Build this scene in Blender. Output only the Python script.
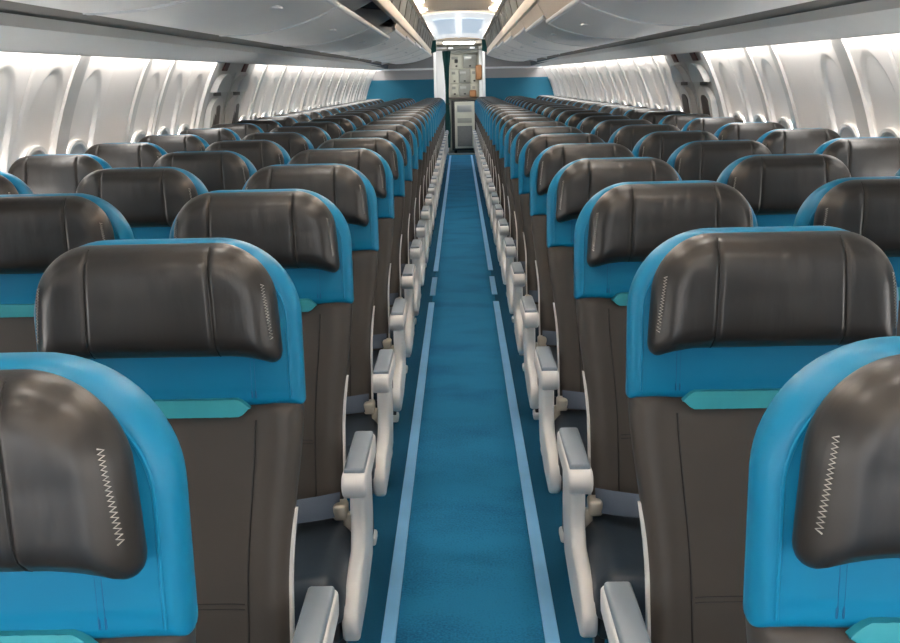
import bpy, math, random
from mathutils import Matrix, Vector
random.seed(7)
scene = bpy.context.scene
for o in list(bpy.data.objects):
    bpy.data.objects.remove(o)

# ------------------------------------------------------------------ camera
CAM_Z = 1.405
cam_data = bpy.data.cameras.new('camera')
cam_data.sensor_width = 36.0
cam_data.lens = 42.0
cam_data.clip_start = 0.02
cam = bpy.data.objects.new('camera', cam_data)
scene.collection.objects.link(cam)
YAW, PITCH, ROLL = 0.0138, math.radians(12.73), math.radians(-1.25)
cam.matrix_world = (Matrix.Translation((0, 0, CAM_Z)) @ Matrix.Rotation(YAW, 4, 'Z')
                    @ Matrix.Rotation(math.pi / 2 - PITCH, 4, 'X') @ Matrix.Rotation(ROLL, 4, 'Z'))
scene.camera = cam

# ------------------------------------------------------------------ world and exposure
world = bpy.data.worlds.new('world')
scene.world = world
world.use_nodes = True
world.node_tree.nodes['Background'].inputs[0].default_value = (0.95, 0.97, 1.0, 1)
world.node_tree.nodes['Background'].inputs[1].default_value = 9.0   # overcast sky, enters through unseen doorways added for light
vs = scene.view_settings
vs.view_transform = 'Standard'
vs.look = 'None'
vs.gamma = 1.0
vs.use_curve_mapping = False
vs.exposure = 0.32
LAMP_CEILING = 40.0      # recessed ceiling lamps
LAMP_WALL = 17.0          # wash light along the top of the side walls
LAMP_COVE = 24.0         # cove lights washing the ceiling
ADDED_PANE_GLOW = 15.0           # glow added to the window panes to brighten bins and seats
LAMP_DOME = 0.55          # luminous ceiling panel before the galley

# ------------------------------------------------------------------ helpers
ORD = ['', 'first', 'second', 'third', 'fourth', 'fifth', 'sixth', 'seventh', 'eighth', 'ninth', 'tenth', 'eleventh', 'twelfth', 'thirteenth', 'fourteenth']
C = scene.collection
DEF_MATS = {}

def link(o):
    C.objects.link(o)
    return o

def mesh(name, verts, faces, smooth=False):
    me = bpy.data.meshes.new(name)
    me.from_pydata([tuple(v) for v in verts], [], faces)
    me.validate()
    if smooth:
        me.polygons.foreach_set('use_smooth', [True] * len(me.polygons))
    me.update()
    return me

class MB:
    """collects geometry of one part"""
    def __init__(self):
        self.v = []
        self.f = []
    def add(self, verts, faces):
        n = len(self.v)
        self.v += [tuple(p) for p in verts]
        self.f += [tuple(i + n for i in f) for f in faces]
        return self
    def box(self, x0, x1, y0, y1, z0, z1):
        vs_ = [(x, y, z) for z in (z0, z1) for y in (y0, y1) for x in (x0, x1)]
        return self.add(vs_, [(0, 2, 3, 1), (4, 5, 7, 6), (0, 1, 5, 4), (2, 6, 7, 3), (0, 4, 6, 2), (1, 3, 7, 5)])
    def rbox(self, x0, x1, y0, y1, z0, z1, b):
        """box with all edges chamfered twice (soft)"""
        cx, cy, cz = (x0 + x1) / 2, (y0 + y1) / 2, (z0 + z1) / 2
        hx, hy, hz = (x1 - x0) / 2, (y1 - y0) / 2, (z1 - z0) / 2
        import bmesh
        bm = bmesh.new()
        bmesh.ops.create_cube(bm, size=2)
        for v in bm.verts:
            v.co = Vector((cx + v.co.x * hx, cy + v.co.y * hy, cz + v.co.z * hz))
        bmesh.ops.bevel(bm, geom=bm.edges[:], offset=min(b, hx * .95, hy * .95, hz * .95), segments=3, profile=0.5, affect='EDGES')
        bm.verts.index_update()
        self.add([v.co[:] for v in bm.verts], [[v.index for v in f.verts] for f in bm.faces])
        bm.free()
        return self
    def prism(self, pts, axis, a, b):
        """polygon (2D) extruded along an axis between a and b; pts are the two other coordinates in order"""
        n = len(pts)
        def P(p, t):
            return {'x': (t, p[0], p[1]), 'y': (p[0], t, p[1]), 'z': (p[0], p[1], t)}[axis]
        vs_ = [P(p, a) for p in pts] + [P(p, b) for p in pts]
        fs = [tuple(range(n - 1, -1, -1)), tuple(range(n, 2 * n))]
        fs += [(i, (i + 1) % n, n + (i + 1) % n, n + i) for i in range(n)]
        return self.add(vs_, fs)
    def tube(self, pts, r, n=6, closed=False):
        pts = [Vector(p) for p in pts]
        m = len(pts)
        vs_ = []
        for i, p in enumerate(pts):
            if closed:
                t = pts[(i + 1) % m] - pts[i - 1]
            else:
                t = pts[min(i + 1, m - 1)] - pts[max(i - 1, 0)]
            t.normalize()
            a = t.cross(Vector((0, 1, 0.01)))
            if a.length < 1e-4:
                a = t.cross(Vector((1, 0, 0)))
            a.normalize()
            b = t.cross(a)
            for k in range(n):
                q = 2 * math.pi * k / n
                vs_.append(p + (a * math.cos(q) + b * math.sin(q)) * r)
        fs = []
        for i in range(m if closed else m - 1):
            j = (i + 1) % m
            for k in range(n):
                l = (k + 1) % n
                fs.append((i * n + k, i * n + l, j * n + l, j * n + k))
        if not closed:
            fs.append(tuple(range(n - 1, -1, -1)))
            fs.append(tuple((m - 1) * n + k for k in range(n)))
        return self.add(vs_, fs)
    def mesh(self, name, smooth=False):
        import bmesh
        me = mesh(name, self.v, self.f, smooth)
        bm = bmesh.new()
        bm.from_mesh(me)
        bmesh.ops.recalc_face_normals(bm, faces=bm.faces[:])
        bm.to_mesh(me)
        bm.free()
        if smooth:
            me.set_sharp_from_angle(angle=math.radians(38))
        return me

def loft(profile, a, b):
    """closed profile(y) -> [(x, z)...] joined between y = a and y = b"""
    p0, p1 = profile(a), profile(b)
    n = len(p0)
    vs_ = [(x, a, z) for x, z in p0] + [(x, b, z) for x, z in p1]
    fs = [tuple(range(n - 1, -1, -1)), tuple(range(n, 2 * n))]
    fs += [(i, (i + 1) % n, n + (i + 1) % n, n + i) for i in range(n)]
    return MB().add(vs_, fs)

def obj(name, me, mat=None, parent=None, loc=None, rot=None):
    o = bpy.data.objects.new(name, me)
    link(o)
    if mat is not None and me is not None and len(me.materials) == 0:
        me.materials.append(mat)
    if parent is not None:
        o.parent = parent
    if loc is not None:
        o.location = loc
    if rot is not None:
        o.rotation_euler = rot
    return o

def tag(o, label, cat, group=None):
    o['label'] = label
    o['category'] = cat
    if group:
        o['group'] = group
    return o

def struct(o, label=None):
    o['kind'] = 'structure'
    if label:
        o['label'] = label
    return o

def empty(name, loc=(0, 0, 0), rot=(0, 0, 0)):
    o = bpy.data.objects.new(name, None)
    o.empty_display_size = 0.05
    o.location = loc
    o.rotation_euler = rot
    return link(o)

# ------------------------------------------------------------------ materials
def mat(name, col, rough=0.5, metal=0.0, spec=0.5, noise=None, bump=None, coat=0.0, sheen=0.0):
    m = bpy.data.materials.new(name)
    m.use_nodes = True
    nt = m.node_tree
    p = nt.nodes['Principled BSDF']
    p.inputs['Base Color'].default_value = (*col, 1)
    p.inputs['Roughness'].default_value = rough
    p.inputs['Metallic'].default_value = metal
    p.inputs['Specular IOR Level'].default_value = spec
    p.inputs['Coat Weight'].default_value = coat
    p.inputs['Sheen Weight'].default_value = sheen
    tc = nt.nodes.new('ShaderNodeTexCoord')
    if noise:
        scale, amt = noise
        n = nt.nodes.new('ShaderNodeTexNoise')
        n.inputs['Scale'].default_value = scale
        n.inputs['Detail'].default_value = 5
        nt.links.new(tc.outputs['Object'], n.inputs['Vector'])
        mx = nt.nodes.new('ShaderNodeMix')
        mx.data_type = 'RGBA'
        mx.inputs['A'].default_value = (*[c * (1 - amt) for c in col], 1)
        mx.inputs['B'].default_value = (*[min(1, c * (1 + amt)) for c in col], 1)
        nt.links.new(n.outputs['Fac'], mx.inputs['Factor'])
        nt.links.new(mx.outputs['Result'], p.inputs['Base Color'])
    if bump:
        stretch, scale, strength, dist = bump
        mp = nt.nodes.new('ShaderNodeMapping')
        mp.inputs['Scale'].default_value = stretch
        nt.links.new(tc.outputs['Object'], mp.inputs['Vector'])
        n = nt.nodes.new('ShaderNodeTexNoise')
        n.inputs['Scale'].default_value = scale
        n.inputs['Detail'].default_value = 4
        nt.links.new(mp.outputs['Vector'], n.inputs['Vector'])
        b = nt.nodes.new('ShaderNodeBump')
        b.inputs['Strength'].default_value = strength
        b.inputs['Distance'].default_value = dist
        nt.links.new(n.outputs['Fac'], b.inputs['Height'])
        nt.links.new(b.outputs['Normal'], p.inputs['Normal'])
    return m

def emit(name, col, strength):
    m = bpy.data.materials.new(name)
    m.use_nodes = True
    nt = m.node_tree
    p = nt.nodes['Principled BSDF']
    p.inputs['Base Color'].default_value = (0.8, 0.8, 0.8, 1)
    p.inputs['Emission Color'].default_value = (*col, 1)
    p.inputs['Emission Strength'].default_value = strength
    return m

M = {}
M['leather_dark'] = mat('dark_leather', (0.019, 0.0165, 0.0145), 0.38, spec=0.6, noise=(9, 0.25), bump=((5, 5, 1.3), 3.0, 0.30, 0.012))
M['leather_back'] = mat('dark_back_leather', (0.050, 0.043, 0.037), 0.48, spec=0.4, noise=(7, 0.2), bump=((1, 1, 1), 60, 0.15, 0.002))
M['leather_blue'] = mat('blue_leather', (0.000, 0.180, 0.345), 0.42, spec=0.4, noise=(6, 0.12), bump=((1, 1, 2), 9, 0.18, 0.006))
M['seam_blue'] = mat('blue_seam', (0.0, 0.10, 0.24), 0.5)
M['seam_dark'] = mat('dark_seam', (0.012, 0.011, 0.010), 0.6)
M['teal'] = mat('teal_leather', (0.03, 0.30, 0.36), 0.5, noise=(20, 0.1))
M['thread'] = mat('stitch_thread', (0.48, 0.46, 0.42), 0.8)
M['cushion'] = mat('navy_cushion', (0.017, 0.029, 0.043), 0.40, spec=0.5, noise=(8, 0.2), bump=((1, 1, 1), 25, 0.12, 0.004))
M['white_plastic'] = mat('white_plastic', (0.72, 0.71, 0.695), 0.4, noise=(4, 0.05))
M['arm_grey'] = mat('grey_armrest_pad', (0.20, 0.245, 0.29), 0.38, noise=(30, 0.06))
M['frame_dark'] = mat('dark_frame', (0.025, 0.026, 0.028), 0.5)
M['belt'] = mat('belt_webbing', (0.075, 0.10, 0.14), 0.75, bump=((120, 120, 1), 4, 0.4, 0.002))
M['buckle'] = mat('buckle_metal', (0.55, 0.50, 0.42), 0.35, metal=0.6)
M['wall'] = mat('sidewall_plastic', (0.78, 0.74, 0.71), 0.55, noise=(3, 0.03))
M['joint'] = mat('sidewall_joint', (0.60, 0.58, 0.56), 0.6, noise=(6, 0.05))
M['shade'] = mat('window_shade', (0.42, 0.41, 0.40), 0.5, noise=(10, 0.05))
M['shade_dark'] = mat('window_gasket', (0.16, 0.16, 0.16), 0.5)
M['exit_grey'] = mat('exit_grey_plastic', (0.62, 0.61, 0.59), 0.5, noise=(5, 0.05))
M['exit_dark'] = mat('exit_pane', (0.07, 0.06, 0.06), 0.3)
M['placard'] = mat('placard_dark_red', (0.10, 0.035, 0.03), 0.5)
M['psu'] = mat('service_panel_grey', (0.66, 0.66, 0.64), 0.5, noise=(5, 0.04))
M['groove'] = mat('groove_grey', (0.17, 0.155, 0.14), 0.6)
M['bin'] = mat('bin_plastic', (0.88, 0.865, 0.84), 0.33, spec=0.5, noise=(3, 0.04))
M['bin_in'] = mat('bin_interior', (0.02, 0.045, 0.07), 0.6)
M['bin_white'] = mat('bin_divider', (0.78, 0.79, 0.80), 0.5)
M['cream'] = mat('cream_panel', (0.72, 0.62, 0.51), 0.5, noise=(4, 0.04))
M['olive'] = mat('cove_olive', (0.075, 0.072, 0.058), 0.6, noise=(5, 0.1))
M['ceiling'] = mat('ceiling_tan', (0.78, 0.66, 0.53), 0.6, noise=(3, 0.05))
M['bulk_blue'] = mat('bulkhead_blue', (0.0, 0.13, 0.22), 0.5, noise=(4, 0.1))
M['bulk_grey'] = mat('bulkhead_grey', (0.33, 0.32, 0.32), 0.5)
M['green'] = mat('curtain_green', (0.006, 0.075, 0.07), 0.8, noise=(10, 0.15))
M['galley'] = mat('galley_cream', (0.55, 0.55, 0.47), 0.45, noise=(6, 0.06))
M['galley_grey'] = mat('galley_grey', (0.30, 0.31, 0.28), 0.45, noise=(8, 0.1))
M['steel'] = mat('galley_steel', (0.45, 0.46, 0.45), 0.35, metal=0.7)
M['brown'] = mat('tan_pad', (0.36, 0.17, 0.07), 0.5, noise=(10, 0.1))
M['cart_grey'] = mat('cart_panel', (0.16, 0.17, 0.17), 0.5, noise=(20, 0.2))
M['strip'] = mat('path_strip', (0.17, 0.46, 0.78), 0.45, noise=(9, 0.12))
M['light_wall'] = emit('wall_wash_lamp', (1.0, 0.965, 0.92), LAMP_WALL)
M['light_ceiling'] = emit('ceiling_lamp', (1.0, 0.95, 0.88), LAMP_CEILING)
M['light_dome'] = emit('dome_lamp', (0.93, 0.97, 1.0), LAMP_DOME)
M['light_cove'] = emit('cove_lamp', (1.0, 0.90, 0.78), LAMP_COVE)
M['daylight'] = emit('daylight_pane', (1.0, 0.965, 0.92), ADDED_PANE_GLOW)
M['light_galley'] = emit('galley_lamp', (1.0, 0.99, 0.95), 9.0)
M['light_dome_blue'] = emit('dome_lamp_blue', (0.62, 0.80, 1.0), LAMP_DOME * 0.8)

def carpet_mat():
    m = bpy.data.materials.new('blue_carpet')
    m.use_nodes = True
    nt = m.node_tree
    p = nt.nodes['Principled BSDF']
    p.inputs['Roughness'].default_value = 0.9
    p.inputs['Specular IOR Level'].default_value = 0.15
    tc = nt.nodes.new('ShaderNodeTexCoord')
    n1 = nt.nodes.new('ShaderNodeTexNoise')
    n1.inputs['Scale'].default_value = 140
    n1.inputs['Detail'].default_value = 3
    n2 = nt.nodes.new('ShaderNodeTexNoise')
    n2.inputs['Scale'].default_value = 2.2
    n2.inputs['Detail'].default_value = 3
    mp = nt.nodes.new('ShaderNodeMapping')
    mp.inputs['Scale'].default_value = (1, 1.6, 1)
    nt.links.new(tc.outputs['Object'], n1.inputs['Vector'])
    nt.links.new(tc.outputs['Object'], mp.inputs['Vector'])
    nt.links.new(mp.outputs['Vector'], n2.inputs['Vector'])
    add = nt.nodes.new('ShaderNodeMath')
    add.operation = 'MULTIPLY_ADD'
    add.inputs[1].default_value = 0.9
    nt.links.new(n1.outputs['Fac'], add.inputs[0])
    nt.links.new(n2.outputs['Fac'], add.inputs[2])
    cr = nt.nodes.new('ShaderNodeValToRGB')
    cr.color_ramp.elements[0].position = 0.62
    cr.color_ramp.elements[0].color = (0.004, 0.085, 0.19, 1)
    cr.color_ramp.elements[1].position = 1.25
    cr.color_ramp.elements[1].color = (0.012, 0.165, 0.32, 1)
    nt.links.new(add.outputs[0], cr.inputs[0])
    # the carpet between the strips is woven a little lighter than its borders
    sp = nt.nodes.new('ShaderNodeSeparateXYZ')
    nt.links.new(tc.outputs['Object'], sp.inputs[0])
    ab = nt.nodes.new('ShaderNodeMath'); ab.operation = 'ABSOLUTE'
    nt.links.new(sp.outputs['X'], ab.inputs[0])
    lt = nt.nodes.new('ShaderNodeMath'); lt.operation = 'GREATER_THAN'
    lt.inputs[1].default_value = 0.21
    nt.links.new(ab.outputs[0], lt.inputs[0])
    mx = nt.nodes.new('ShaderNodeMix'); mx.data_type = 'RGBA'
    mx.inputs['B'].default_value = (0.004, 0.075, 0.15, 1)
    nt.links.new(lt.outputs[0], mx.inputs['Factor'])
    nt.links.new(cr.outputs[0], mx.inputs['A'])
    nt.links.new(mx.outputs['Result'], p.inputs['Base Color'])
    b = nt.nodes.new('ShaderNodeBump')
    b.inputs['Strength'].default_value = 0.5
    b.inputs['Distance'].default_value = 0.004
    nt.links.new(n1.outputs['Fac'], b.inputs['Height'])
    nt.links.new(b.outputs['Normal'], p.inputs['Normal'])
    return m
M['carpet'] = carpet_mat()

# ------------------------------------------------------------------ the shell of the cabin
Y0, Y1 = -3.0, 19.6          # passenger cabin, camera stands at y = 0
YG = 22.3                    # galley front
ROW_Y = [0.88] + [1.59 + 0.775 * k for k in range(23)]

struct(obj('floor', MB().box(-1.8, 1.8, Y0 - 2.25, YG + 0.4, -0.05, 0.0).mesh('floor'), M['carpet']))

WALL_TOP = 1.72
def rise(y):
    return 0.0085 * (y - 4.5) - 0.018
def wall_x(z):
    if z < 0.35:
        return 1.60 + (math.sqrt(1.77 ** 2 - 0.4 ** 2) - 1.60) * (z / 0.35)
    return math.sqrt(1.77 ** 2 - (z - 0.75) ** 2)

def scallop(y, z, half):
    """1 inside the tall arched recess around a window, 0 outside"""
    dz = z - 1.02
    f = (abs(y - half) / 0.185) ** 2 + (abs(dz) / (0.48 if dz > 0 else 0.30)) ** 3.0
    return max(0.0, min(1.0, (1 - f) / 0.13))

def wall_panel_mesh(name, length, window, sign):
    ny, nz = (56, 130) if window else (8, 40)
    vs_, fs = [], []
    for j in range(nz + 1):
        z = WALL_TOP * j / nz if not window else (0.65 * j / 10 if j <= 10 else 0.65 + (WALL_TOP - 0.65) * (j - 10) / (nz - 10))
        for i in range(ny + 1):
            y = length * i / ny
            d = 0.0
            if window:
                s = scallop(y, z, length / 2)
                d = s * (0.011 + 0.012 * max(0, min(1, (1.5 - z) / 0.4)))
            # panel edges turn outwards into the joint
            e = min(y, length - y)
            d += 0.012 * max(0.0, 1 - e / 0.012)
            vs_.append((sign * (wall_x(z) + d), y, z))
    for j in range(nz):
        for i in range(ny):
            a = j * (ny + 1) + i
            q = (a, a + 1, a + ny + 2, a + ny + 1)
            fs.append(q if sign < 0 else q[::-1])
    me = mesh(name, vs_, fs, True)
    me.set_sharp_from_angle(angle=math.radians(30))
    return me

def strip_wall(name, y0, y1, z0, z1, sign, off, th, n=20):
    """curved slab that follows the wall"""
    mb = MB()
    prof = [(sign * (wall_x(z0 + (z1 - z0) * k / n) + off), z0 + (z1 - z0) * k / n) for k in range(n + 1)]
    back = [(sign * (wall_x(z0 + (z1 - z0) * k / n) + off + th), z0 + (z1 - z0) * k / n) for k in range(n + 1)]
    m_ = n + 1
    vs_ = []
    for yy in (y0, y1):
        vs_ += [(x, yy, z) for x, z in prof] + [(x, yy, z) for x, z in back]
    fs = []
    for k in range(n):
        fs.append((k, k + 1, 2 * m_ + k + 1, 2 * m_ + k))
        fs.append((m_ + k, m_ + k + 1, 3 * m_ + k + 1, 3 * m_ + k))
        fs.append((k, k + 1, m_ + k + 1, m_ + k))
        fs.append((2 * m_ + k, 2 * m_ + k + 1, 3 * m_ + k + 1, 3 * m_ + k))
    fs.append((0, m_, 3 * m_, 2 * m_))
    fs.append((n, m_ + n, 3 * m_ + n, 2 * m_ + n))
    mb.add(vs_, fs)
    return mb.mesh(name, True)

WP = 0.475
win_fwd = [4.30 + WP * k for k in range(-15, 6)]          # before the exits (index 14+... centre y)
win_aft = [8.50 + WP * k for k in range(0, 24)]
blank = {17}                                               # panel without a window
joint_y = {4.53: 0.13, 5.48: 0.07, 5.95: 0.07}
win_count = 0
SIDE = {-1: 'left', 1: 'right'}
pm = {}
for s in (-1, 1):
    pm[s] = (wall_panel_mesh('window_panel', WP, True, s), wall_panel_mesh('blank_panel', WP, False, s))

def window_mesh_set():
    def rr(w, h, r, n=8):
        pts = []
        for cx, cz, a0 in ((w / 2 - r, h / 2 - r, 0), (-w / 2 + r, h / 2 - r, 90), (-w / 2 + r, -h / 2 + r, 180), (w / 2 - r, -h / 2 + r, 270)):
            for k in range(n + 1):
                a = math.radians(a0 + 90 * k / n)
                pts.append((cx + r * math.cos(a), cz + r * math.sin(a)))
        return pts
    fr = MB()
    o, i_, i2 = rr(0.285, 0.40, 0.125), rr(0.25, 0.365, 0.11), rr(0.245, 0.36, 0.108)
    n = len(o)
    vs_ = [(0.0, p[0], p[1]) for p in o] + [(-0.012, p[0] * .985, p[1] * .985) for p in o] + [(-0.012, p[0], p[1]) for p in i_] + [(0.006, p[0], p[1]) for p in i2]
    fs = []
    for l in range(3):
        for k in range(n):
            q = (k + 1) % n
            fs.append((l * n + k, l * n + q, (l + 1) * n + q, (l + 1) * n + k))
    fr.add(vs_, fs)
    pane = MB().prism(rr(0.246, 0.361, 0.108), 'x', 0.004, 0.008)
    shade = MB().prism([(-0.123, 0.03), (0.123, 0.03)] + [p for p in rr(0.246, 0.361, 0.108) if p[1] > 0.03], 'x', -0.003, 0.001)
    handle = MB().rbox(-0.010, -0.002, -0.045, 0.045, 0.032, 0.050, 0.004)
    return fr.mesh('window_frame', True), shade.mesh('window_shade'), pane.mesh('window_pane'), handle.mesh('shade_handle', True)
wf_me, ws_me, wp_me, wh_me = window_mesh_set()

strips = {}
for s in (-1, 1):
    wall = struct(empty('wall_' + SIDE[s], (0, 0, 0)))
    # dark backing that shows in the joints between panels
    obj('joint_backing', strip_wall('joint_backing', Y0, Y1, 0.0, WALL_TOP, s, 0.035, 0.02), M['joint'], wall)
    ys = [(c, k in blank) for k, c in enumerate(win_fwd)] + [(c, False) for c in win_aft]
    for c, bl in ys:
        me = pm[s][1 if bl else 0]
        p = obj('wall_panel', me, M['wall'], wall, (0, c - WP / 2, 0))
        if not bl:
            win_count += 1
            zc = 1.0
            tilt = math.atan2(zc - 0.75, wall_x(zc))
            w = struct(empty('window_%d' % win_count, (s * (wall_x(zc) + 0.003), c, zc), (0, s * -tilt if s > 0 else tilt, 0)))
            if s < 0:
                w.rotation_euler = (0, tilt, 0)
                w.scale = (-1, 1, 1)
            obj('window_frame', wf_me, M['exit_grey'], w)
            obj('window_shade', ws_me, M['shade'], w)
            obj('window_pane', wp_me, M['daylight'], w)  # pane glow is added, to lift the bin undersides
            obj('shade_handle', wh_me, M['white_plastic'], w)
    # joint ribs between some of the panels
    for yj, wd in list(joint_y.items()):
        obj('joint_rib', strip_wall('joint_rib', yj - wd / 2, yj + wd / 2, 0.0, 1.66, s, -0.012, 0.02), M['joint'], wall)
    for k in range(1, 12):
        yj = win_aft[0] + WP / 2 + 0.95 * (k - 1) + 0.0
        if yj < Y1 - 0.1:
            obj('joint_rib', strip_wall('joint_rib', yj - 0.05, yj + 0.05, 0.0, 1.66, s, -0.010, 0.02), M['joint'], wall)
    obj('cap_panel', strip_wall('cap_panel', win_aft[-1] + WP / 2, Y1, 0.0, WALL_TOP, s, 0.0, 0.02), M['wall'], wall)

    # overwing exits: two hatches in a grey surround
    ex = struct(empty('door_%d' % (1 if s < 0 else 2), (0, 0, 0)))
    E0, E1 = 6.92, win_aft[0] - WP / 2
    obj('exit_surround', strip_wall('exit_surround', E0 + 0.09, E1, 0.0, 1.66, s, 0.005, 0.03), M['exit_grey'], ex)
    obj('exit_frame', strip_wall('exit_frame', E0 - 0.02, E0 + 0.09, 0.0, 1.66, s, -0.02, 0.05), M['white_plastic'], ex)
    for hc in (7.25, 7.88):
        hp = obj('hatch_panel', strip_wall('hatch_panel', hc - 0.215, hc + 0.215, 0.55, 1.52, s, -0.010, 0.02), M['exit_grey'], ex)
        # handle cover with an arched top
        def arc_slab(y0, y1, z0, z1, off, th):
            n = 10
            pts = [(y0, z0)] + [((y0 + y1) / 2 - (y1 - y0) / 2 * math.cos(math.pi * k / n), z1 - (y1 - y0) / 2 * 0.55 * (1 - math.sin(math.pi * k / n))) for k in range(n + 1)] + [(y1, z0)]
            mb = MB()
            m_ = len(pts)
            vs_ = [(s * (wall_x(z) + off), y, z) for y, z in pts] + [(s * (wall_x(z) + off + th), y, z) for y, z in pts]
            mb.add(vs_, [tuple(range(m_)), tuple(range(2 * m_ - 1, m_ - 1, -1))] + [(k, (k + 1) % m_, m_ + (k + 1) % m_, m_ + k) for k in range(m_)])
            return mb
        obj('handle_cover', arc_slab(hc - 0.20, hc + 0.17, 1.385, 1.505, -0.055, 0.05).mesh('handle_cover'), M['white_plastic'], ex)
        obj('latch_recess', MB().add([(s * (wall_x(1.375) - 0.012 - dx), hc - 0.1 + dy, 1.362 + dz) for dx in (0, 0.008) for dz in (0, 0.025) for dy in (0, 0.2)],
            [(0, 1, 3, 2), (4, 5, 7, 6), (0, 1, 5, 4), (2, 3, 7, 6), (0, 2, 6, 4), (1, 3, 7, 5)]).mesh('latch_recess'), M['groove'], ex)
        fr = obj('hatch_window_frame', arc_slab(hc - 0.175, hc + 0.155, 0.85, 1.355, -0.045, 0.04).mesh('hatch_window_frame'), M['white_plastic'], ex)
        obj('hatch_pane', arc_slab(hc - 0.10, hc + 0.08, 0.9, 1.30, -0.052, 0.008).mesh('hatch_pane'), M['exit_dark'], ex)
        z0 = 1.525
        tag(obj('exit_placard', MB().prism([(s * (wall_x(z) - q), z) for z, q in ((z0, .002), (z0 + 0.06, .002), (z0 + 0.06, .014), (z0, .014))], 'y', hc - 0.05, hc + 0.07).mesh('exit_placard'), M['placard']),
            'small dark red placard above the %s overwing exit hatch, %s' % ('forward' if hc < 7.6 else 'rearward', 'green-curtain side' if s < 0 else 'side opposite green curtain'), 'sign', 'placards above the exits')

# wash lights along the top of the walls
lamp_bounds = []
edges = [Y0] + [4.53 - 0.065]
segs = [(Y0, -1.15), (-1.05, 0.75), (0.85, 2.6), (2.7, 4.46), (4.60, 5.44), (5.52, 5.91), (5.99, 6.92)]
aftj = [win_aft[0] + WP / 2 + 0.95 * k for k in range(0, 12)]
prev = win_aft[0] - WP / 2 + 0.01
for j in aftj:
    if j > Y1 - 0.2:
        break
    segs.append((prev, j - 0.05))
    prev = j + 0.05
segs.append((prev, Y1 - 0.02))
for s in (-1, 1):
    side_txt = 'green-curtain side' if s < 0 else 'side opposite green curtain'
    for si, (a, b) in enumerate(segs):
        def lamp_prof(yy):
            z = 1.600 + rise(yy)
            x0 = wall_x(z)
            return [(s * (x0 - 0.006), z), (s * (x0 - 0.050), z), (s * (x0 - 0.050), z + 0.012), (s * (x0 - 0.010), z + 0.012)]
        where = ORD[7 - si] + ' forward of wing exits' if b < 7 else ORD[si - 6] + ' aft of wing exits'
        tag(obj('wall_light', loft(lamp_prof, a, b).mesh('wall_light'), M['light_wall']),
            'bright white wash light above windows, %s, %s' % (where, side_txt), 'light strip', 'wash lights along the walls')

# service panel (valance) between wall and bins, and the dark groove
tn = 0
for s in (-1, 1):
    tn += 1
    def val_prof(yy):
        r = rise(yy)
        q = wall_x(1.60 + r) - wall_x(1.582)
        return [(s * (1.505 + q), 1.572 + r), (s * (1.495 + q), 1.566 + r), (s * 1.42, 1.580 + r), (s * 1.295, 1.625 + r), (s * 1.295, 1.675 + r), (s * 1.42, 1.66 + r), (s * (1.492 + q), 1.64 + r), (s * (1.503 + q), 1.61 + r)]
    struct(obj('trim_%d' % tn, loft(val_prof, Y0, Y1).mesh('trim', True), M['psu']))
    tn += 1
    struct(obj('trim_%d' % tn, loft(lambda yy: [(s * 1.30, 1.660 + rise(yy)), (s * 1.15, 1.690 + rise(yy)), (s * 1.15, 1.72 + rise(yy)), (s * 1.30, 1.72 + rise(yy))], Y0, Y1).mesh('trim'), M['groove']))
    tn += 1
    struct(obj('trim_%d' % tn, loft(lambda yy: [(s * 1.29, 1.70 + rise(yy)), (s * (wall_x(1.69 + rise(yy)) + 0.02), 1.69 + rise(yy)), (s * (wall_x(1.69 + rise(yy)) + 0.02), 1.70 + rise(yy)), (s * 1.29, 1.71 + rise(yy))], Y0, Y1).mesh('trim'), M['psu']))

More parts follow.
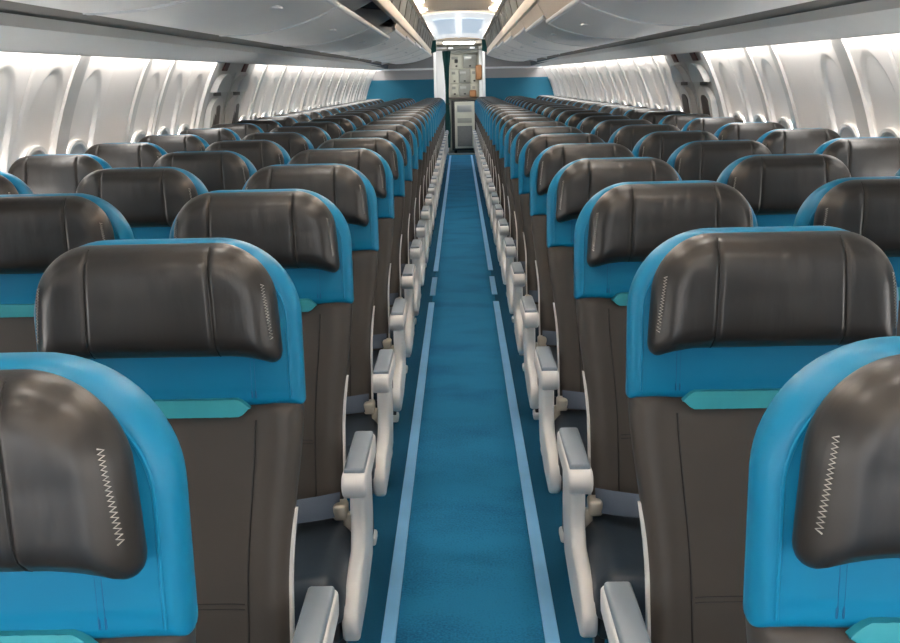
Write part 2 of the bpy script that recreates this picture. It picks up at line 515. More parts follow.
# ------------------------------------------------------------------ ceiling
ceil = struct(empty('ceiling'))
y = Y0
while y < 12.7:
    L = min(1.55, 12.8 - y)
    obj('ceiling_panel', MB().prism([(0.472 * k / 8, 2.245 - 0.020 * (k / 8) ** 2) for k in range(-8, 9)] + [(0.47, 2.26), (-0.47, 2.26)], 'y', y + 0.006, y + L - 0.006).mesh('ceiling_panel', True), M['ceiling'], ceil)
    y += 1.55
obj('passage_ceiling', MB().box(-0.5, 0.5, Y1, YG + 0.3, 2.19, 2.22).mesh('passage_ceiling'), M['cream'], ceil)
obj('ceiling_backing', MB().box(-1.85, 1.85, Y0 - 2.25, YG + 0.4, 2.30, 2.33).mesh('ceiling_backing'), M['ceiling'], ceil)
for s in (-1, 1):
    # cove between ceiling and bins: cream forward, dark ribbed panels aft
    obj('cove', MB().prism([(s * 0.50, 2.0), (s * 0.455, 2.21), (s * 0.475, 2.22), (s * 0.53, 2.0)], 'y', Y0, 7.3).mesh('cove'), M['cream'], ceil)
    obj('cove_backing', MB().prism([(s * 0.52, 2.0), (s * 0.475, 2.21), (s * 0.495, 2.22), (s * 0.55, 2.0)], 'y', 7.3, Y1).mesh('cove_backing'), M['frame_dark'], ceil)
    y = 7.35
    while y < Y1 - 0.4:
        obj('cove_panel', MB().prism([(s * 0.50, 2.005), (s * 0.46, 2.195), (s * 0.472, 2.20), (s * 0.515, 2.005)], 'y', y, min(y + 0.82, Y1 - 0.02)).mesh('cove_panel'), M['olive'], ceil)
        y += 0.93
    obj('cove_end', MB().prism([(s * 0.41, 1.98), (s * 0.41, 2.17), (s * 0.56, 2.17), (s * 0.56, 1.93)], 'y', Y1 - 0.35, Y1 - 0.1).mesh('cove_end'), M['green'], ceil)
    tn += 1
    struct(obj('trim_%d' % tn, MB().rbox(s * 0.515 - 0.02, s * 0.515 + 0.02, Y0, Y1, 1.915, 2.01, 0.008).mesh('trim', True), M['cream']))
    # light hidden on the cove ledge, washing the vaulted ceiling
    cl = empty('cove_light', (s * 0.447, (Y0 + 19.4) / 2, 2.188))
    tag(cl, 'hidden cove light along the ceiling edge, ' + ('green-curtain side' if s < 0 else 'side opposite green curtain'), 'light strip', 'cove lights')
    hl = (19.4 - Y0) / 2
    obj('cove_housing', MB().rbox(-0.024, 0.024, -hl, hl, 0.0, 0.012, 0.003).mesh('cove_housing'), M['cream'], cl)
    obj('cove_tube', MB().box(-0.016, 0.016, -hl + 0.02, hl - 0.02, 0.012, 0.016).mesh('cove_tube'), M['light_cove'], cl)
    # bin housing interior
    tn += 1
    pts = [(s * 0.535, 2.01), (s * 1.22, 2.08), (s * 1.30, 1.70), (s * 1.30, 2.12), (s * 0.535, 2.05)]
    struct(obj('trim_%d' % tn, MB().prism(pts, 'y', Y0, Y1).mesh('trim'), M['bin_in']))

# ceiling lamps
for k in range(14):
    yl = -2.6 + 1.13 * k
    if yl > 12.4:
        break
    for s in (-1, 1):
        o = empty('ceiling_light', (s * 0.385, yl, 2.232))
        tag(o, 'small rectangular ceiling lamp, %s of its row from the galley end, %s' % (ORD[14 - k] if k < 14 else '', 'green-curtain side' if s < 0 else 'side opposite green curtain'), 'ceiling light',
            'ceiling lamps on the %s' % ('green-curtain side' if s < 0 else 'side opposite green curtain'))
        if k == 0 and s == -1:
            lm_f = MB().rbox(-0.05, 0.05, -0.16, 0.16, -0.012, 0.006, 0.004).mesh('lamp_bezel', True)
            lm_d = MB().rbox(-0.038, 0.038, -0.145, 0.145, -0.016, -0.006, 0.004).mesh('lamp_diffuser', True)
        obj('lamp_bezel', lm_f, M['cream'], o)
        obj('lamp_diffuser', lm_d, M['light_ceiling'], o)

# luminous ceiling before the galley
dome = tag(empty('luminous_ceiling_panel', (0, 0, 2.245)), 'large glowing white ceiling panel with bluish fields in front of the galley', 'ceiling light')
def dome_z(x, yy):
    return 0.0 - 0.04 * (x / 0.46) ** 2 - 0.02 * ((yy - 16.2) / 3.4) ** 2
def dome_sheet(x0, x1, y0, y1, dz, nx=8, ny=8):
    mb = MB()
    vs_, fs = [], []
    for lv in (0, 0.01):
        for j in range(ny + 1):
            for i in range(nx + 1):
                x = x0 + (x1 - x0) * i / nx
                yy = y0 + (y1 - y0) * j / ny
                vs_.append((x, yy, dome_z(x, yy) + dz + lv))
    n1 = (nx + 1) * (ny + 1)
    for j in range(ny):
        for i in range(nx):
            a = j * (nx + 1) + i
            fs.append((a, a + 1, a + nx + 2, a + nx + 1))
            fs.append((n1 + a, n1 + a + 1, n1 + a + nx + 2, n1 + a + nx + 1))
    for i in range(nx):
        fs.append((i, i + 1, n1 + i + 1, n1 + i))
        a = ny * (nx + 1) + i
        fs.append((a, a + 1, n1 + a + 1, n1 + a))
    for j in range(ny):
        a = j * (nx + 1)
        fs.append((a, a + nx + 1, n1 + a + nx + 1, n1 + a))
        a += nx
        fs.append((a, a + nx + 1, n1 + a + nx + 1, n1 + a))
    mb.add(vs_, fs)
    return mb.mesh('sheet', True)
obj('diffuser', dome_sheet(-0.46, 0.46, 12.85, 19.55, 0), M['light_dome'], dome)
for s in (-1, 1):
    obj('blue_field', dome_sheet(min(s * 0.05, s * 0.33), max(s * 0.05, s * 0.33), 14.0, 18.0, -0.012), M['light_dome_blue'], dome)  # bluish reflections put in as faintly glowing sheets
obj('centre_rib', dome_sheet(-0.018, 0.018, 12.9, 19.4, -0.016), M['light_dome'], dome)

# ------------------------------------------------------------------ overhead bins
def quad(p0, p1, p2, n=14):
    return [((1 - t) ** 2 * p0[0] + 2 * t * (1 - t) * p1[0] + t * t * p2[0], (1 - t) ** 2 * p0[1] + 2 * t * (1 - t) * p1[1] + t * t * p2[1]) for t in [k / n for k in range(n + 1)]]

def make_bin(y0, y1, s, t, label, group):
    """t = 0 bucket swung down (open), t = 1 shut"""
    E = (0.585 + (0.505 - 0.585) * t, 1.785 + (1.905 - 1.785) * t)
    def curve(yl):
        r = rise(yl + (y0 + y1) / 2)
        return quad((1.165, 1.672 + r), (0.84 - 0.03 * t, 1.655 + 0.055 * t + 0.6 * r), E)
    root = empty('overhead_bin', (s * 0.85, (y0 + y1) / 2, 1.665))
    tag(root, label, 'overhead bin', group)
    ox, oy, oz = root.location
    L = (y1 - y0) / 2 - 0.008
    out = curve(0.0)
    inn = [(x + 0.004, z + 0.018) for x, z in out]
    def bucket_prof(yl):
        o_ = curve(yl)
        return [(s * x - ox, z - oz) for x, z in o_] + [(s * (x + 0.004) - ox, z + 0.018 - oz) for x, z in reversed(o_)]
    def rim_prof(yl):
        o_ = curve(yl)
        return [(s * x - ox, z - oz - 0.004) for x, z in o_] + [(s * x - ox, z - oz + 0.001) for x, z in reversed(o_)]
    b = obj('bucket', loft(bucket_prof, -L, L).mesh('bucket', True), M['bin'], root)
    # soft lip along the aisle edge
    ex, ez = s * E[0] - ox, E[1] - oz
    obj('lip', MB().tube([(ex + s * 0.006, -L, ez + 0.010), (ex + s * 0.006, L, ez + 0.010)], 0.016, 10).mesh('lip', True), M['bin_white'], root)
    for yy in (-L, L - 0.014):
        top = [(s * 1.19 - ox, 1.93 - oz)]
        pts = [(s * x - ox, z - oz) for x, z in inn] + [(s * (E[0] + 0.05) - ox, E[1] + 0.03 - oz)] + top
        obj('bucket_end', MB().prism(pts, 'y', yy, yy + 0.014).mesh('bucket_end'), M['bin_white'], root)
    for yy in (-L, L - 0.016):
        obj('end_trim', loft(rim_prof, yy, yy + 0.016).mesh('end_trim', True), M['bin_white'], root)
    if s > 0 or t > 0:
        fp = [(ex + s * 0.002, ez + 0.012), (s * 0.512 - ox, 1.93 - oz), (s * 0.53 - ox, 1.93 - oz), (ex + s * 0.022, ez + 0.012)]
        obj('front_face', MB().prism(fp, 'y', -L, L).mesh('front_face'), M['cream'], root)
    lw = 0.10
    m_ = out[len(out) // 4 * 3 + 1]
    obj('latch', MB().rbox(s * m_[0] - ox - 0.03, s * m_[0] - ox + 0.03, -lw / 2, lw / 2, m_[1] - oz - 0.004, m_[1] - oz + 0.008, 0.004).mesh('latch', True), M['bin_white'], root)
    return root

BL = 1.9
bounds = [5.3 + BL * k for k in range(-4, 8)]
bounds[-1] = Y1 - 0.05
for s in (-1, 1):
    sd = 'green-curtain side' if s < 0 else 'side opposite green curtain'
    for bi, (a, b) in enumerate(zip(bounds[:-1], bounds[1:])):
        b = min(b, Y1 - 0.05)
        mid = (a + b) / 2
        if s < 0:
            t = 0.0 if mid < 9.0 else min(1.0, 0.55 + (mid - 9.5) / 16)
        else:
            t = 0.0 if mid < 7.2 else min(1.0, 0.25 + (mid - 8) / 12)
        state = 'swung fully open' if t == 0 else ('partly lowered' if t < 0.7 else 'nearly shut')
        where = ORD[5 - bi] + ' forward of wing exits' if bi < 5 else ('over the wing exits' if bi == 5 else ORD[bi - 5] + ' aft of wing exits')
        make_bin(a, b, s, t, 'grey overhead bin, %s, %s, %s' % (state, where, sd), 'overhead bins')
        # fixed divider between bins
    for yb in bounds[1:-1]:
        tn += 1
        pts = [(s * 0.545, 1.96), (s * 0.56, 2.04), (s * 1.2, 2.05), (s * 1.2, 1.72), (s * 0.86, 1.80)]
        struct(obj('trim_%d' % tn, MB().prism(pts, 'y', yb - 0.006, yb + 0.006).mesh('trim'), M['bin_white']))

# ------------------------------------------------------------------ aft bulkheads and galley
for s in (-1, 1):
    wb = struct(empty('wall_back_' + SIDE[s]))
    n = 14
    prof = [(s * (wall_x(1.22 * k / n) - 0.002), 1.22 * k / n) for k in range(n + 1)]
    xb = 0.47
    lower = [(s * xb, 0.0)] + prof + [(s * xb, 1.22)]
    obj('bulkhead_lower', MB().prism(lower, 'y', Y1, Y1 + 0.05).mesh('bulkhead_lower'), M['bulk_blue'], wb)
    prof = [(s * (wall_x(1.22 + 0.31 * k / n) - 0.002), 1.22 + 0.31 * k / n) for k in range(n + 1)]
    mid_z = 1.50
    band = [(s * xb, 1.22)] + [(s * (wall_x(z) - 0.002), z) for z in (1.22, 1.3, 1.4, mid_z)] + [(s * xb, mid_z)]
    obj('bulkhead_middle', MB().prism(band, 'y', Y1, Y1 + 0.05).mesh('bulkhead_middle'), M['bulk_blue'], wb)
    up = [(s * xb, mid_z)] + [(s * (wall_x(z) - 0.002), z) for z in (mid_z, 1.55)] + [(s * 1.5, 1.75), (s * 1.2, 2.1), (s * xb, 2.2)]
    obj('bulkhead_upper', MB().prism(up, 'y', Y1, Y1 + 0.05).mesh('bulkhead_upper'), M['bulk_grey'], wb)
    obj('bulkhead_ledge', MB().rbox(min(s * xb, s * 1.5), max(s * xb, s * 1.5), Y1 - 0.03, Y1 + 0.0, 1.665, 1.70, 0.006).mesh('bulkhead_ledge'), M['bin_white'], wb)
    obj('passage_lining', MB().box(min(s * 0.47, s * 0.52), max(s * 0.47, s * 0.52), Y1 + 0.05, YG, 0.0, 2.2).mesh('passage_lining'), M['bin_white'], wb)

gal = tag(empty('galley_unit', (0.0, YG, 0)), 'cream galley wall with latched lockers at the end of the aisle', 'galley')
def gpart(name, x0, x1, z0, z1, d0, d1, m, b=0.008, parent=None):
    return obj(name, MB().rbox(x0, x1, -d1, -d0, z0, z1, b).mesh(name, True), m, parent or gal)
gpart('carcass', -0.47, 0.47, 0.0, 2.25, -0.35, 0.0, M['galley'])
gpart('column', -0.468, -0.25, 0.0, 2.15, 0.0, 0.25, M['bin_white'])
gpart('column', 0.40, 0.468, 0.0, 2.15, 0.0, 0.25, M['bin_white'])
gpart('header', -0.24, 0.39, 2.02, 2.17, 0.0, 0.12, M['galley_grey'])
gpart('spotlight', -0.22, -0.12, 2.10, 2.14, 0.12, 0.2, M['light_dome'], 0.01)
gpart('spotlight', 0.22, 0.32, 2.10, 2.14, 0.12, 0.2, M['light_dome'], 0.01)
lock = [(-0.18, 0.06, 1.72, 2.0, 'galley'), (0.08, 0.36, 1.72, 2.0, 'galley_grey'), (-0.18, -0.03, 1.42, 1.70, 'galley'), (-0.01, 0.22, 1.42, 1.70, 'galley_grey'), (0.24, 0.37, 1.42, 1.70, 'galley'),
        (-0.18, -0.03, 1.16, 1.40, 'galley'), (-0.01, 0.22, 1.16, 1.40, 'galley_grey'), (0.24, 0.37, 1.16, 1.40, 'galley')]
for x0, x1, z0, z1, mm in lock:
    d = gpart('locker_door', x0, x1, z0, z1, 0.0, 0.03, M[mm])
    gpart('label_plate', x0 + 0.02, x0 + (x1 - x0) * 0.62, z1 - 0.10, z1 - 0.045, 0.03, 0.036, M['galley_grey' if mm == 'galley' else 'steel'], 0.002, d)
    gpart('latch', (x0 + x1) / 2 - 0.02, (x0 + x1) / 2 + 0.02, z0 + 0.03, z0 + 0.06, 0.03, 0.05, M['frame_dark'], 0.004, d)
gpart('ceiling_lamp', -0.3, 0.3, 2.17, 2.19, 0.9, 1.6, M['light_galley'])  # lamp added to brighten the galley
gpart('worktop', -0.24, 0.39, 1.11, 1.14, 0.0, 0.12, M['groove'])
gpart('tan_pad', 0.33, 0.46, 1.48, 1.78, 0.03, 0.28, M['brown'], 0.03)
gpart('tan_pad', 0.20, 0.34, 1.13, 1.28, 0.03, 0.16, M['brown'], 0.03)
gpart('dark_knob', -0.10, -0.03, 1.83, 1.90, 0.03, 0.06, M['frame_dark'], 0.02)

cart = tag(empty('galley_cart', (0.09, YG - 0.16, 0)), 'narrow service cart with grey panels under the galley worktop', 'cart')
def cpart(name, x0, x1, z0, z1, y0, y1, m, b=0.006, parent=None):
    return obj(name, MB().rbox(x0, x1, y0, y1, z0, z1, b).mesh(name, True), m, parent or cart)
cpart('body', -0.27, 0.27, 0.06, 1.08, -0.03, 0.14, M['frame_dark'])
cd = cpart('door', -0.205, 0.205, 0.10, 1.05, -0.05, -0.03, M['galley'])
cpart('upper_panel', -0.15, 0.15, 0.84, 0.98, -0.06, -0.05, M['steel'], 0.004, cd)
cpart('middle_panel', -0.15, 0.15, 0.62, 0.72, -0.06, -0.05, M['galley_grey'], 0.004, cd)
cpart('lower_panel', -0.155, 0.155, 0.14, 0.56, -0.06, -0.05, M['cart_grey'], 0.004, cd)
for x in (-0.2, 0.2):
    cpart('caster', x - 0.03, x + 0.03, 0.0, 0.07, -0.02, 0.05, M['frame_dark'], 0.02)
struct(obj('trim_99', MB().rbox(-0.46, 0.46, 21.6, 21.9, 0.0, 0.012, 0.004).mesh('trim'), M['groove']))

cur = tag(empty('curtain', (-0.235, Y1 + 0.25, 0)), 'dark green curtain gathered beside the galley entrance', 'curtain')
mb = MB()
n = 24
ring = []
levels = 12
for l in range(levels + 1):
    z = 0.25 + 1.75 * l / levels
    w = 0.035 + (0.012 * max(0, (l - 10)) if l > 10 else 0) + 0.01 * math.sin(l * 0.7)
    for k in range(n):
        a = 2 * math.pi * k / n
        r = w * (1 + 0.18 * math.cos(6 * a))
        ring.append((r * math.cos(a), r * 0.8 * math.sin(a), z))
fs = [(l * n + k, l * n + (k + 1) % n, (l + 1) * n + (k + 1) % n, (l + 1) * n + k) for l in range(levels) for k in range(n)]
fs += [tuple(range(n - 1, -1, -1)), tuple(levels * n + k for k in range(n))]
mb.add(ring, fs)
obj('curtain_cloth', mb.mesh('curtain_cloth', True), M['green'], cur)
obj('tie_band', MB().tube([(0.046 * math.cos(2 * math.pi * k / 16), 0.04 * math.sin(2 * math.pi * k / 16), 1.05) for k in range(16)], 0.008, 6, True).mesh('tie_band', True), M['frame_dark'], cur)
obj('curtain_rail', MB().tube([(-0.22, 0, 2.02), (0.68, 0, 2.02)], 0.012, 8).mesh('curtain_rail', True), M['steel'], cur)

# front partition behind the photographer
struct(obj('wall_front', MB().box(-1.85, 1.85, Y0 - 2.25, Y0 - 2.2, 0, 2.33).mesh('wall_front'), M['wall']))
for s in (-1, 1):
    we = struct(empty('wall_entry_' + SIDE[s]))  # unseen doorway walls, added to light the seat fronts and bin undersides
    x0, x1 = sorted((s * 1.70, s * 1.76))
    obj('door_pillar', MB().box(x0, x1, Y0 - 2.2, Y0 - 1.75, 0, 2.3).mesh('door_pillar'), M['wall'], we)
    obj('door_pillar', MB().box(x0, x1, Y0 - 0.25, Y0, 0, 2.3).mesh('door_pillar'), M['wall'], we)
    obj('door_header', MB().box(x0, x1, Y0 - 1.75, Y0 - 0.25, 1.95, 2.3).mesh('door_header'), M['wall'], we)
    # portals for the added doorways, which let sky light reach seats and bins
    pl = bpy.data.lights.new('doorway_portal', 'AREA')
    pl.shape = 'RECTANGLE'
    pl.size, pl.size_y = 1.95, 1.5
    pl.cycles.is_portal = True
    po = link(bpy.data.objects.new('doorway_portal', pl))
    po.location = (s * 1.74, Y0 - 1.0, 0.975)
    po.rotation_euler = (0, s * math.pi / 2, 0)

# ------------------------------------------------------------------ floor strips
for s in (-1, 1):
    sd = 'green-curtain side' if s < 0 else 'side opposite green curtain'
    for a, b, what in ((Y0 + 0.1, 6.78, 'long pale blue floor path strip running from the exit rows away from the galley'),
                       (7.02, 7.70, 'short pale blue floor path strip between two gaps at the exit rows'),
                       (7.97, 21.4, 'long pale blue floor path strip running from the exit rows to the galley')):
        tag(obj('floor_path_strip', MB().rbox(s * 0.212 - 0.019, s * 0.212 + 0.019, a, b, 0.0, 0.006, 0.003).mesh('floor_path_strip'), M['strip']),
            what + ', ' + sd, 'floor strip', 'floor path strips')

# ------------------------------------------------------------------ seats
def sdist(x, z, w, h, rt, rb):
    """inside distance of a box (centred) with top corner radius rt and bottom radius rb"""
    r = rt if z > 0 else rb
    qx, qz = abs(x) - w / 2 + r, abs(z) - h / 2 + r
    return -(min(max(qx, qz), 0) + math.hypot(max(qx, 0), max(qz, 0)) - r)

def half_w(z, w, h, rt, rb):
    if z > h / 2 - rt:
        q = z - (h / 2 - rt)
        return w / 2 - rt + math.sqrt(max(0, rt * rt - q * q))
    if z < -h / 2 + rb:
        q = (-h / 2 + rb) - z
        return w / 2 - rb + math.sqrt(max(0, rb * rb - q * q))
    return w / 2

def pad(name, w, h, rt, rb, tf, tb, er, nx, nz, front=None, warp=None, seam=None):
    """cushion-like solid in the xz plane; front towards -y with thickness tf, back tb"""
    zs = [-h / 2 * math.cos(math.pi * j / nz) for j in range(nz + 1)]
    us = [math.sin(math.pi / 2 * (2 * i / nx - 1)) for i in range(nx + 1)]
    if seam:
        us = [-1 + 2 * i / nx for i in range(nx + 1)]
        us = sorted(set([u for u in us if abs(abs(u) - 0.5) > 0.012] + [q * (0.5 + e) for q in (-1, 1) for e in (-0.03, -0.012, 0, 0.012, 0.03)] + [q * e for q in (-1, 1) for e in (0.97, 0.985, 0.995)]))
    nx = len(us) - 1
    def X(u, z):
        hw = half_w(z, w, h, rt, rb)
        if seam:
            if abs(u) <= 0.5:
                return u / 0.5 * min(seam, hw * 0.9)
            s0 = min(seam, hw * 0.9)
            return math.copysign(s0 + (abs(u) - 0.5) / 0.5 * (hw - s0), u)
        return u * hw
    def prof(d):
        q = max(0.0, min(1.0, d / er))
        return math.sqrt(max(0.0, 1 - (1 - q) ** 2))
    vs_, fs = [], []
    grid = {}
    for side in (0, 1):
        for j, z in enumerate(zs):
            for i, u in enumerate(us):
                edge = i in (0, nx) or j in (0, nz)
                if side == 1 and edge:
                    grid[(1, j, i)] = grid[(0, j, i)]
                    continue
                x = X(u, z)
                d = 0.0 if edge else max(0.0, sdist(x, z, w, h, rt, rb))
                y = -tf * prof(d) if side == 0 else tb * prof(d)
                if side == 0 and front and not edge:
                    y -= front(x, z, d)
                p = (x, y, z)
                if warp:
                    p = warp(*p)
                grid[(side, j, i)] = len(vs_)
                vs_.append(p)
    for side in (0, 1):
        for j in range(nz):
            for i in range(nx):
                q = [grid[(side, j, i)], grid[(side, j, i + 1)], grid[(side, j + 1, i + 1)], grid[(side, j + 1, i)]]
                fs.append(tuple(q) if side == 0 else tuple(reversed(q)))
    me = mesh(name, vs_, fs, True)
    return me

# --- dimensions (local frame: origin on the floor under the shell front, x right, y away from the sitter's front)
TOP = 1.183
HEM = 0.918
SW = 0.414            # shell width
HW, HH = 0.360, 0.172  # headrest
H_CZ = TOP + 0.000 - HH / 2
H_Y = -0.049           # plane where headrest meets shell

def gauss(a, s):
    return math.exp(-(a / s) ** 2)

def hr_front(x, z, d):
    v = 0.012 * (1 - (x / (HW / 2)) ** 2) * (1 - (z / (HH / 2)) ** 2)
    v -= 0.0055 * gauss(abs(x) - 0.092, 0.0035) * min(1, d / 0.02)
    v -= 0.0030 * gauss(d - 0.015, 0.003)
    v += 0.008 * max(0, -z / (HH / 2)) * min(1, d / 0.02)
    # wrinkles under the top seam
    v += 0.0011 * math.sin(x * 210 + 1.3 * math.sin(x * 61)) * gauss(z - 0.045, 0.026) * min(1, d / 0.03) * (0.5 + 0.5 * math.sin(x * 37 + 1))
    return v
def hr_warp(x, y, z):
    q = max(0.0, (abs(x) - 0.10) / 0.084)
    b = max(0.0, -z / (HH / 2)) ** 2
    z2 = z - 0.020 * (q ** 2) * b
    x2 = x * (1 - 0.06 * z / HH)
    return (x2, y, z2)
headrest_me = pad('headrest', HW, HH, 0.085, 0.020, 0.046, 0.030, 0.040, 44, 34, hr_front, hr_warp, seam=0.092)

def zig(sgn):
    pts = []
    n = 36
    for k in range(n + 1):
        z = 0.028 - 0.078 * k / n
        x = sgn * (HW / 2 - 0.0135 + 0.005 * k / n + (0.0019 if k % 2 else -0.0019))
        d = max(0, sdist(x, z, HW, HH, 0.085, 0.020))
        q = min(1.0, d / 0.040)
        yy = -0.046 * math.sqrt(1 - (1 - q) ** 2) - hr_front(x, z, d)
        xx, yy, zz = hr_warp(x, yy, z)
        pts.append((xx, yy - 0.0008, zz))
    return pts
stitch_me = MB().tube(zig(-1), 0.0008, 4).mesh('stitching', True)
stitch_me2 = MB().tube(zig(1), 0.0008, 4).mesh('stitching', True)

def on_head(x, z):
    d = max(0, sdist(x, z, HW, HH, 0.085, 0.020))
    q = min(1.0, d / 0.040)
    return hr_warp(x, -0.046 * math.sqrt(1 - (1 - q) ** 2) - hr_front(x, z, d) - 0.0003, z)
head_seam_mes = [MB().tube([on_head(sx * 0.092, -HH / 2 + 0.004 + (HH - 0.008) * k / 24) for k in range(25)], 0.0013, 4).mesh('seam', True) for sx in (-1, 1)]

# blue upper shell: box with round top, square bottom
SH = TOP - HEM
def sh_front(x, z, d):
    v = 0.004 * (1 - (x / (SW / 2)) ** 2)
    v -= 0.0022 * gauss(d - 0.022, 0.003)
    return v
upper_me = pad('upper_cover', SW, SH, 0.125, 0.006, 0.026, 0.045, 0.020, 44, 36, sh_front)
upper_cz = HEM + SH / 2
def outline(w, h, rt, inset, y):
    pts = []
    n = 14
    w2, h2, r = w / 2 - inset, h / 2 - inset, rt - inset
    pts.append((-w2, y, -h / 2 + 0.017))
    for k in range(n + 1):
        a = math.pi - math.pi / 2 * k / n
        pts.append((-w2 + r + r * math.cos(a), y, h2 - r + r * math.sin(a)))
    for k in range(n + 1):
        a = math.pi / 2 - math.pi / 2 * k / n
        pts.append((w2 - r + r * math.cos(a), y, h2 - r + r * math.sin(a)))
    pts.append((w2, y, -h / 2 + 0.017))
    return pts
piping_me = MB().tube(outline(SW, SH, 0.125, 0.019, -0.0265), 0.0022, 6).mesh('piping', True)
blue_seam_mes = [MB().tube([(x, -0.0275, -SH / 2 + 0.018), (x, -0.0275, -SH / 2 + 0.085)], 0.0012, 4).mesh('seam', True) for x in (-0.135, -0.129, 0.129, 0.135)]

# dark lower back: leans forward below the hem and narrows between the armrests
LEAN = math.tan(math.radians(13))
BZ0, BZ1 = 0.40, HEM + 0.012
BH = BZ1 - BZ0
def bk_front(x, z, d):
    v = 0.0
    inner = max(0.0, min(1.0, (0.130 - abs(x)) / 0.01))
    v -= 0.004 * gauss(z - (0.615 - (BZ0 + BZ1) / 2), 0.0035) * inner
    v += 0.010 * gauss(abs(x) - 0.165, 0.03)
    return v
def bk_warp(x, y, z):
    t = max(0.0, min(1.0, (BZ1 - (z + (BZ0 + BZ1) / 2)) / 0.30))
    half = (SW / 2 - 0.004) - 0.026 * (t * t * (3 - 2 * t))
    x2 = x / (SW / 2 - 0.004) * half
    drop = max(0.0, BZ1 - 0.02 - (z + (BZ0 + BZ1) / 2))
    return (x2, y - drop * LEAN, z)
def back_pad():
    # denser columns round the seams
    w, h = SW - 0.008, BH
    return pad('backrest', w, h, 0.010, 0.02, 0.026, 0.050, 0.022, 60, 56, bk_front, bk_warp)
back_me = back_pad()
back_cz = (BZ0 + BZ1) / 2
def on_back(x, z, dy=0.0):
    zz = z - back_cz
    d = 0.05
    y = -0.026 - bk_front(x, zz, d) - dy
    return bk_warp(x, y, zz)
back_seam_mes = [MB().tube([on_back(sx * 0.132, BZ1 - 0.03 - k * 0.04, 0.0004) for k in range(13)], 0.0017, 4).mesh('seam', True) for sx in (-1, 1)]
for zz in (0.619, 0.611):
    back_seam_mes.append(MB().tube([on_back(-0.126 + 0.252 * k / 12, zz, 0.0004) for k in range(13)], 0.0015, 4).mesh('seam', True))

# teal accent band with pointed ends, lightly pleated
def accent():
    n = 40
    mb = MB()
    half, tip, hz = 0.126, 0.016, 0.0155
    vs_, fs = [], []
    cols = []
    for k in range(n + 1):
        x = -half + 2 * half * k / n
        e = half - abs(x)
        hh = hz * min(1.0, max(0.02, e / tip))
        yy = -0.006 - 0.0012 * (0.5 + 0.5 * math.cos(x * 2 * math.pi / 0.016))
        a = len(vs_)
        vs_ += [(x, 0.004, -hh), (x, yy, -hh + 0.0015), (x, yy - 0.001, 0), (x, yy, hh - 0.0015), (x, 0.004, hh)]
        cols.append(a)
    for a, b in zip(cols[:-1], cols[1:]):
        for q in range(4):
            fs.append((a + q, b + q, b + q + 1, a + q + 1))
    fs.append(tuple(cols[0] + q for q in range(5)))
    fs.append(tuple(cols[-1] + q for q in reversed(range(5))))
    mb.add(vs_, fs)
    return mb.mesh('accent_band', True)
accent_me = accent()

# white edge trim on the side of the back
def edge_trim(sx):
    mb = MB()
    pts = []
    path = [0.44 + 0.315 * k / 14 for k in range(15)]
    vs_, fs = [], []
    for k, z in enumerate(path):
        p = bk_warp(sx * (SW / 2 - 0.004), 0, z - back_cz)
        x = p[0]
        yc = p[1]
        f = 1.0 if k < 12 else math.sqrt(max(0.05, 1 - ((k - 11.5) / 2.8) ** 2))
        for dx, dy in ((-0.003, -0.010), (0.004, -0.011), (0.004, 0.008), (-0.003, 0.008)):
            vs_.append((x + sx * dx, yc + dy * f, z))
    for k in range(14):
        for q in range(4):
            r = (q + 1) % 4
            fs.append((k * 4 + q, k * 4 + r, k * 4 + 4 + r, k * 4 + 4 + q))
    fs += [(0, 1, 2, 3), (56, 57, 58, 59)]
    mb.add(vs_, fs)
    return mb.mesh('edge_trim', True)
trim_me = {-1: edge_trim(-1), 1: edge_trim(1)}

# seat cushion
def cush_warp(x, y, z):
    # pad built in xz: map z -> depth (y), y -> height
    return (x, z, -y)
def cu_front(x, z, d):
    return 0.010 * gauss(abs(x) - 0.15, 0.05) - 0.006 * gauss(x, 0.12)
cushion_me = pad('cushion', 0.425, 0.40, 0.03, 0.05, 0.075, 0.02, 0.045, 30, 24, cu_front, cush_warp)
pan_me = MB().rbox(-0.2, 0.2, -0.42, -0.02, 0.29, 0.345, 0.015).mesh('seat_pan', True)
leg_me = MB().prism([(-0.02, 0.0), (0.02, 0.0), (0.016, 0.30), (-0.016, 0.30)], 'x', -0.012, 0.012).mesh('leg')
foot_me = MB().rbox(-0.022, 0.022, -0.035, 0.035, 0.0, 0.03, 0.008).mesh('foot', True)

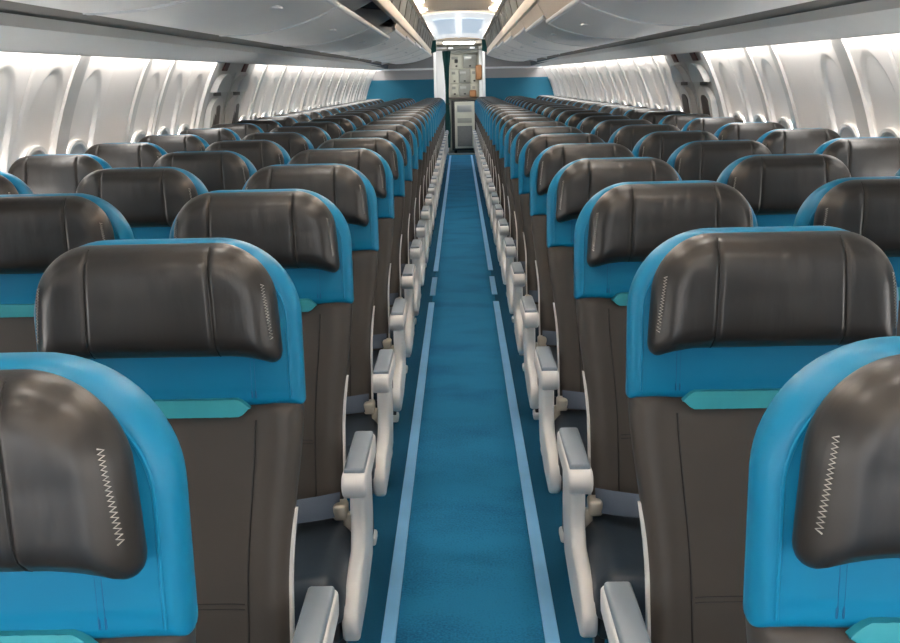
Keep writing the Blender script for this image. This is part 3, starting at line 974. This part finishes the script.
# aisle armrest and shroud (built for the aisle at local -x; mirrored copies for the other side)
def arm_meshes(sx):
    xa, xb = sorted((sx * 0.196, sx * 0.248))
    body = [(-0.03, 0.612), (-0.285, 0.612), (-0.300, 0.604), (-0.306, 0.585), (-0.300, 0.568), (-0.284, 0.556), (-0.20, 0.558), (-0.03, 0.562), (-0.022, 0.58), (-0.022, 0.606)]
    import bmesh
    def prism_bev(pts, a, b, bev):
        mb_ = MB().prism(pts, 'x', a, b)
        me = mb_.mesh('tmp')
        bm = bmesh.new()
        bm.from_mesh(me)
        bmesh.ops.bevel(bm, geom=[e for e in bm.edges if abs(e.verts[0].co.x - e.verts[1].co.x) < 1e-6], offset=bev, segments=3, profile=0.5, affect='EDGES')
        bm.to_mesh(me)
        bm.free()
        me.polygons.foreach_set('use_smooth', [True] * len(me.polygons))
        me.set_sharp_from_angle(angle=math.radians(50))
        return me
    arm = prism_bev(body, xa, xb, 0.008)
    arm.name = 'armrest'
    padm = MB().rbox(xa + 0.004, xb - 0.004, -0.285, -0.034, 0.600, 0.622, 0.006).mesh('armrest_pad', True)
    xs, xt = sorted((sx * 0.203, sx * 0.236))
    sh = [(-0.03, 0.56), (-0.215, 0.56), (-0.225, 0.50), (-0.225, 0.46), (-0.25, 0.425), (-0.38, 0.405), (-0.435, 0.385), (-0.455, 0.350), (-0.445, 0.315), (-0.41, 0.295), (-0.25, 0.30), (-0.08, 0.33), (-0.035, 0.42)]
    shroud = prism_bev(sh, xs, xt, 0.010)
    shroud.name = 'side_shroud'
    bolt = MB().rbox(sx * 0.19 - 0.006, sx * 0.19 + 0.006, -0.262, -0.248, 0.548, 0.562, 0.004)
    # belt: anchor beside the backrest, webbing lying over the cushion
    n = 16
    vs_, fs = [], []
    for k in range(n + 1):
        t = k / n
        x = sx * (0.172 - 0.20 * t)
        yb = -0.15 - 0.07 * t - 0.015 * math.sin(t * 5)
        z = 0.486 + 0.012 * math.sin(t * math.pi) - 0.022 * t
        tw = 1.05 - 0.45 * t
        hwid = 0.026
        for dz in (0, 0.003):
            vs_.append((x, yb - hwid * math.cos(tw), z - hwid * math.sin(tw) + dz))
            vs_.append((x, yb + hwid * math.cos(tw), z + hwid * math.sin(tw) + dz))
    for k in range(n):
        a, b = 4 * k, 4 * k + 4
        fs += [(a, a + 1, b + 1, b), (a + 2, a + 3, b + 3, b + 2), (a, a + 2, b + 2, b), (a + 1, a + 3, b + 3, b + 1)]
    fs += [(0, 1, 3, 2), (4 * n, 4 * n + 1, 4 * n + 3, 4 * n + 2)]
    belt = MB().add(vs_, fs).mesh('seat_belt', True)
    buckle = MB().rbox(min(sx * 0.158, sx * 0.19), max(sx * 0.158, sx * 0.19), -0.172, -0.125, 0.455, 0.492, 0.008)
    buckle.rbox(min(sx * 0.18, sx * 0.20), max(sx * 0.18, sx * 0.20), -0.165, -0.145, 0.42, 0.47, 0.005)
    return arm, padm, shroud, belt, buckle.mesh('buckle', True)
ARM = {-1: arm_meshes(-1), 1: arm_meshes(1)}

def build_seat(x, y, sx, col, detail, label, group):
    """sx: local side that faces the aisle (-1 or 1); col 0 aisle, 1 middle, 2 window"""
    r = empty('airline_seat', (x, y, 0))
    tag(r, label, 'seat', group)
    h = obj('headrest', headrest_me, M['leather_dark'], r, (0, H_Y, H_CZ))
    if detail:
        obj('stitching', stitch_me, M['thread'], h)
        obj('stitching', stitch_me2, M['thread'], h)
        for me in head_seam_mes:
            obj('seam', me, M['seam_dark'], h)
    u = obj('upper_cover', upper_me, M['leather_blue'], r, (0, 0, upper_cz))
    if detail:
        obj('piping', piping_me, M['leather_blue'], u)
        for me in blue_seam_mes:
            obj('seam', me, M['seam_blue'], u)
    b = obj('backrest', back_me, M['leather_back'], r, (0, 0.004, back_cz))
    if detail:
        for me in back_seam_mes:
            obj('seam', me, M['seam_dark'], b)
    obj('accent_band', accent_me, M['teal'], r, (0, -0.030, HEM + 0.004))
    obj('cushion', cushion_me, M['cushion'], r, (0, -0.27, 0.365))
    obj('seat_pan', pan_me, M['frame_dark'], r)
    for ly in (-0.38, -0.06):
        l = obj('leg', leg_me, M['frame_dark'], r, (sx * 0.150, ly, 0))
        if col == 0:
            obj('foot', foot_me, M['white_plastic'], l, (0, 0, 0.0))
    a, p, sh, be, bu = ARM[sx]
    if col == 0:
        for q in (-1, 1):
            obj('edge_trim', trim_me[q], M['white_plastic'], r, (0, 0.004, 0))
        ar = obj('armrest', a, M['white_plastic'], r)
        obj('armrest_pad', p, M['arm_grey'], ar)
        obj('side_shroud', sh, M['white_plastic'], r)
        bb = obj('seat_belt', be, M['belt'], r)
        obj('buckle', bu, M['buckle'], bb)
    else:
        ar = obj('armrest', a, M['white_plastic'], r)
        obj('armrest_pad', p, M['arm_grey'], ar)
    if col == 2:
        a2, p2 = ARM[-sx][:2]
        ar = obj('armrest', a2, M['white_plastic'], r)
        obj('armrest_pad', p2, M['arm_grey'], ar)
    return r

COLN = ['aisle', 'middle', 'window']
EXIT_ROWS = (8, 9)      # rows whose backs stand beside the hatches
for i, ry in enumerate(ROW_Y):
    for s in (-1, 1):
        sd = 'green-curtain side' if s < 0 else 'side opposite green curtain'
        for c in range(3):
            x = s * (0.46, 0.957, 1.485)[c]
            if i < 8:
                where = '%s row forward of wing exits' % ORD[8 - i]
            elif i in EXIT_ROWS:
                where = '%s of the wing exit rows' % ('forward' if i == 8 else 'rear')
            elif i < 15:
                where = '%s row aft of wing exits' % ORD[i - 9]
            else:
                where = '%s row from aft bulkhead' % ORD[24 - i]
            lab = 'dark and blue leather %s seat, %s, %s' % (COLN[c], where, sd)
            build_seat(x, ry, -s, c, i < 9, lab, 'blue and dark leather airline seats')
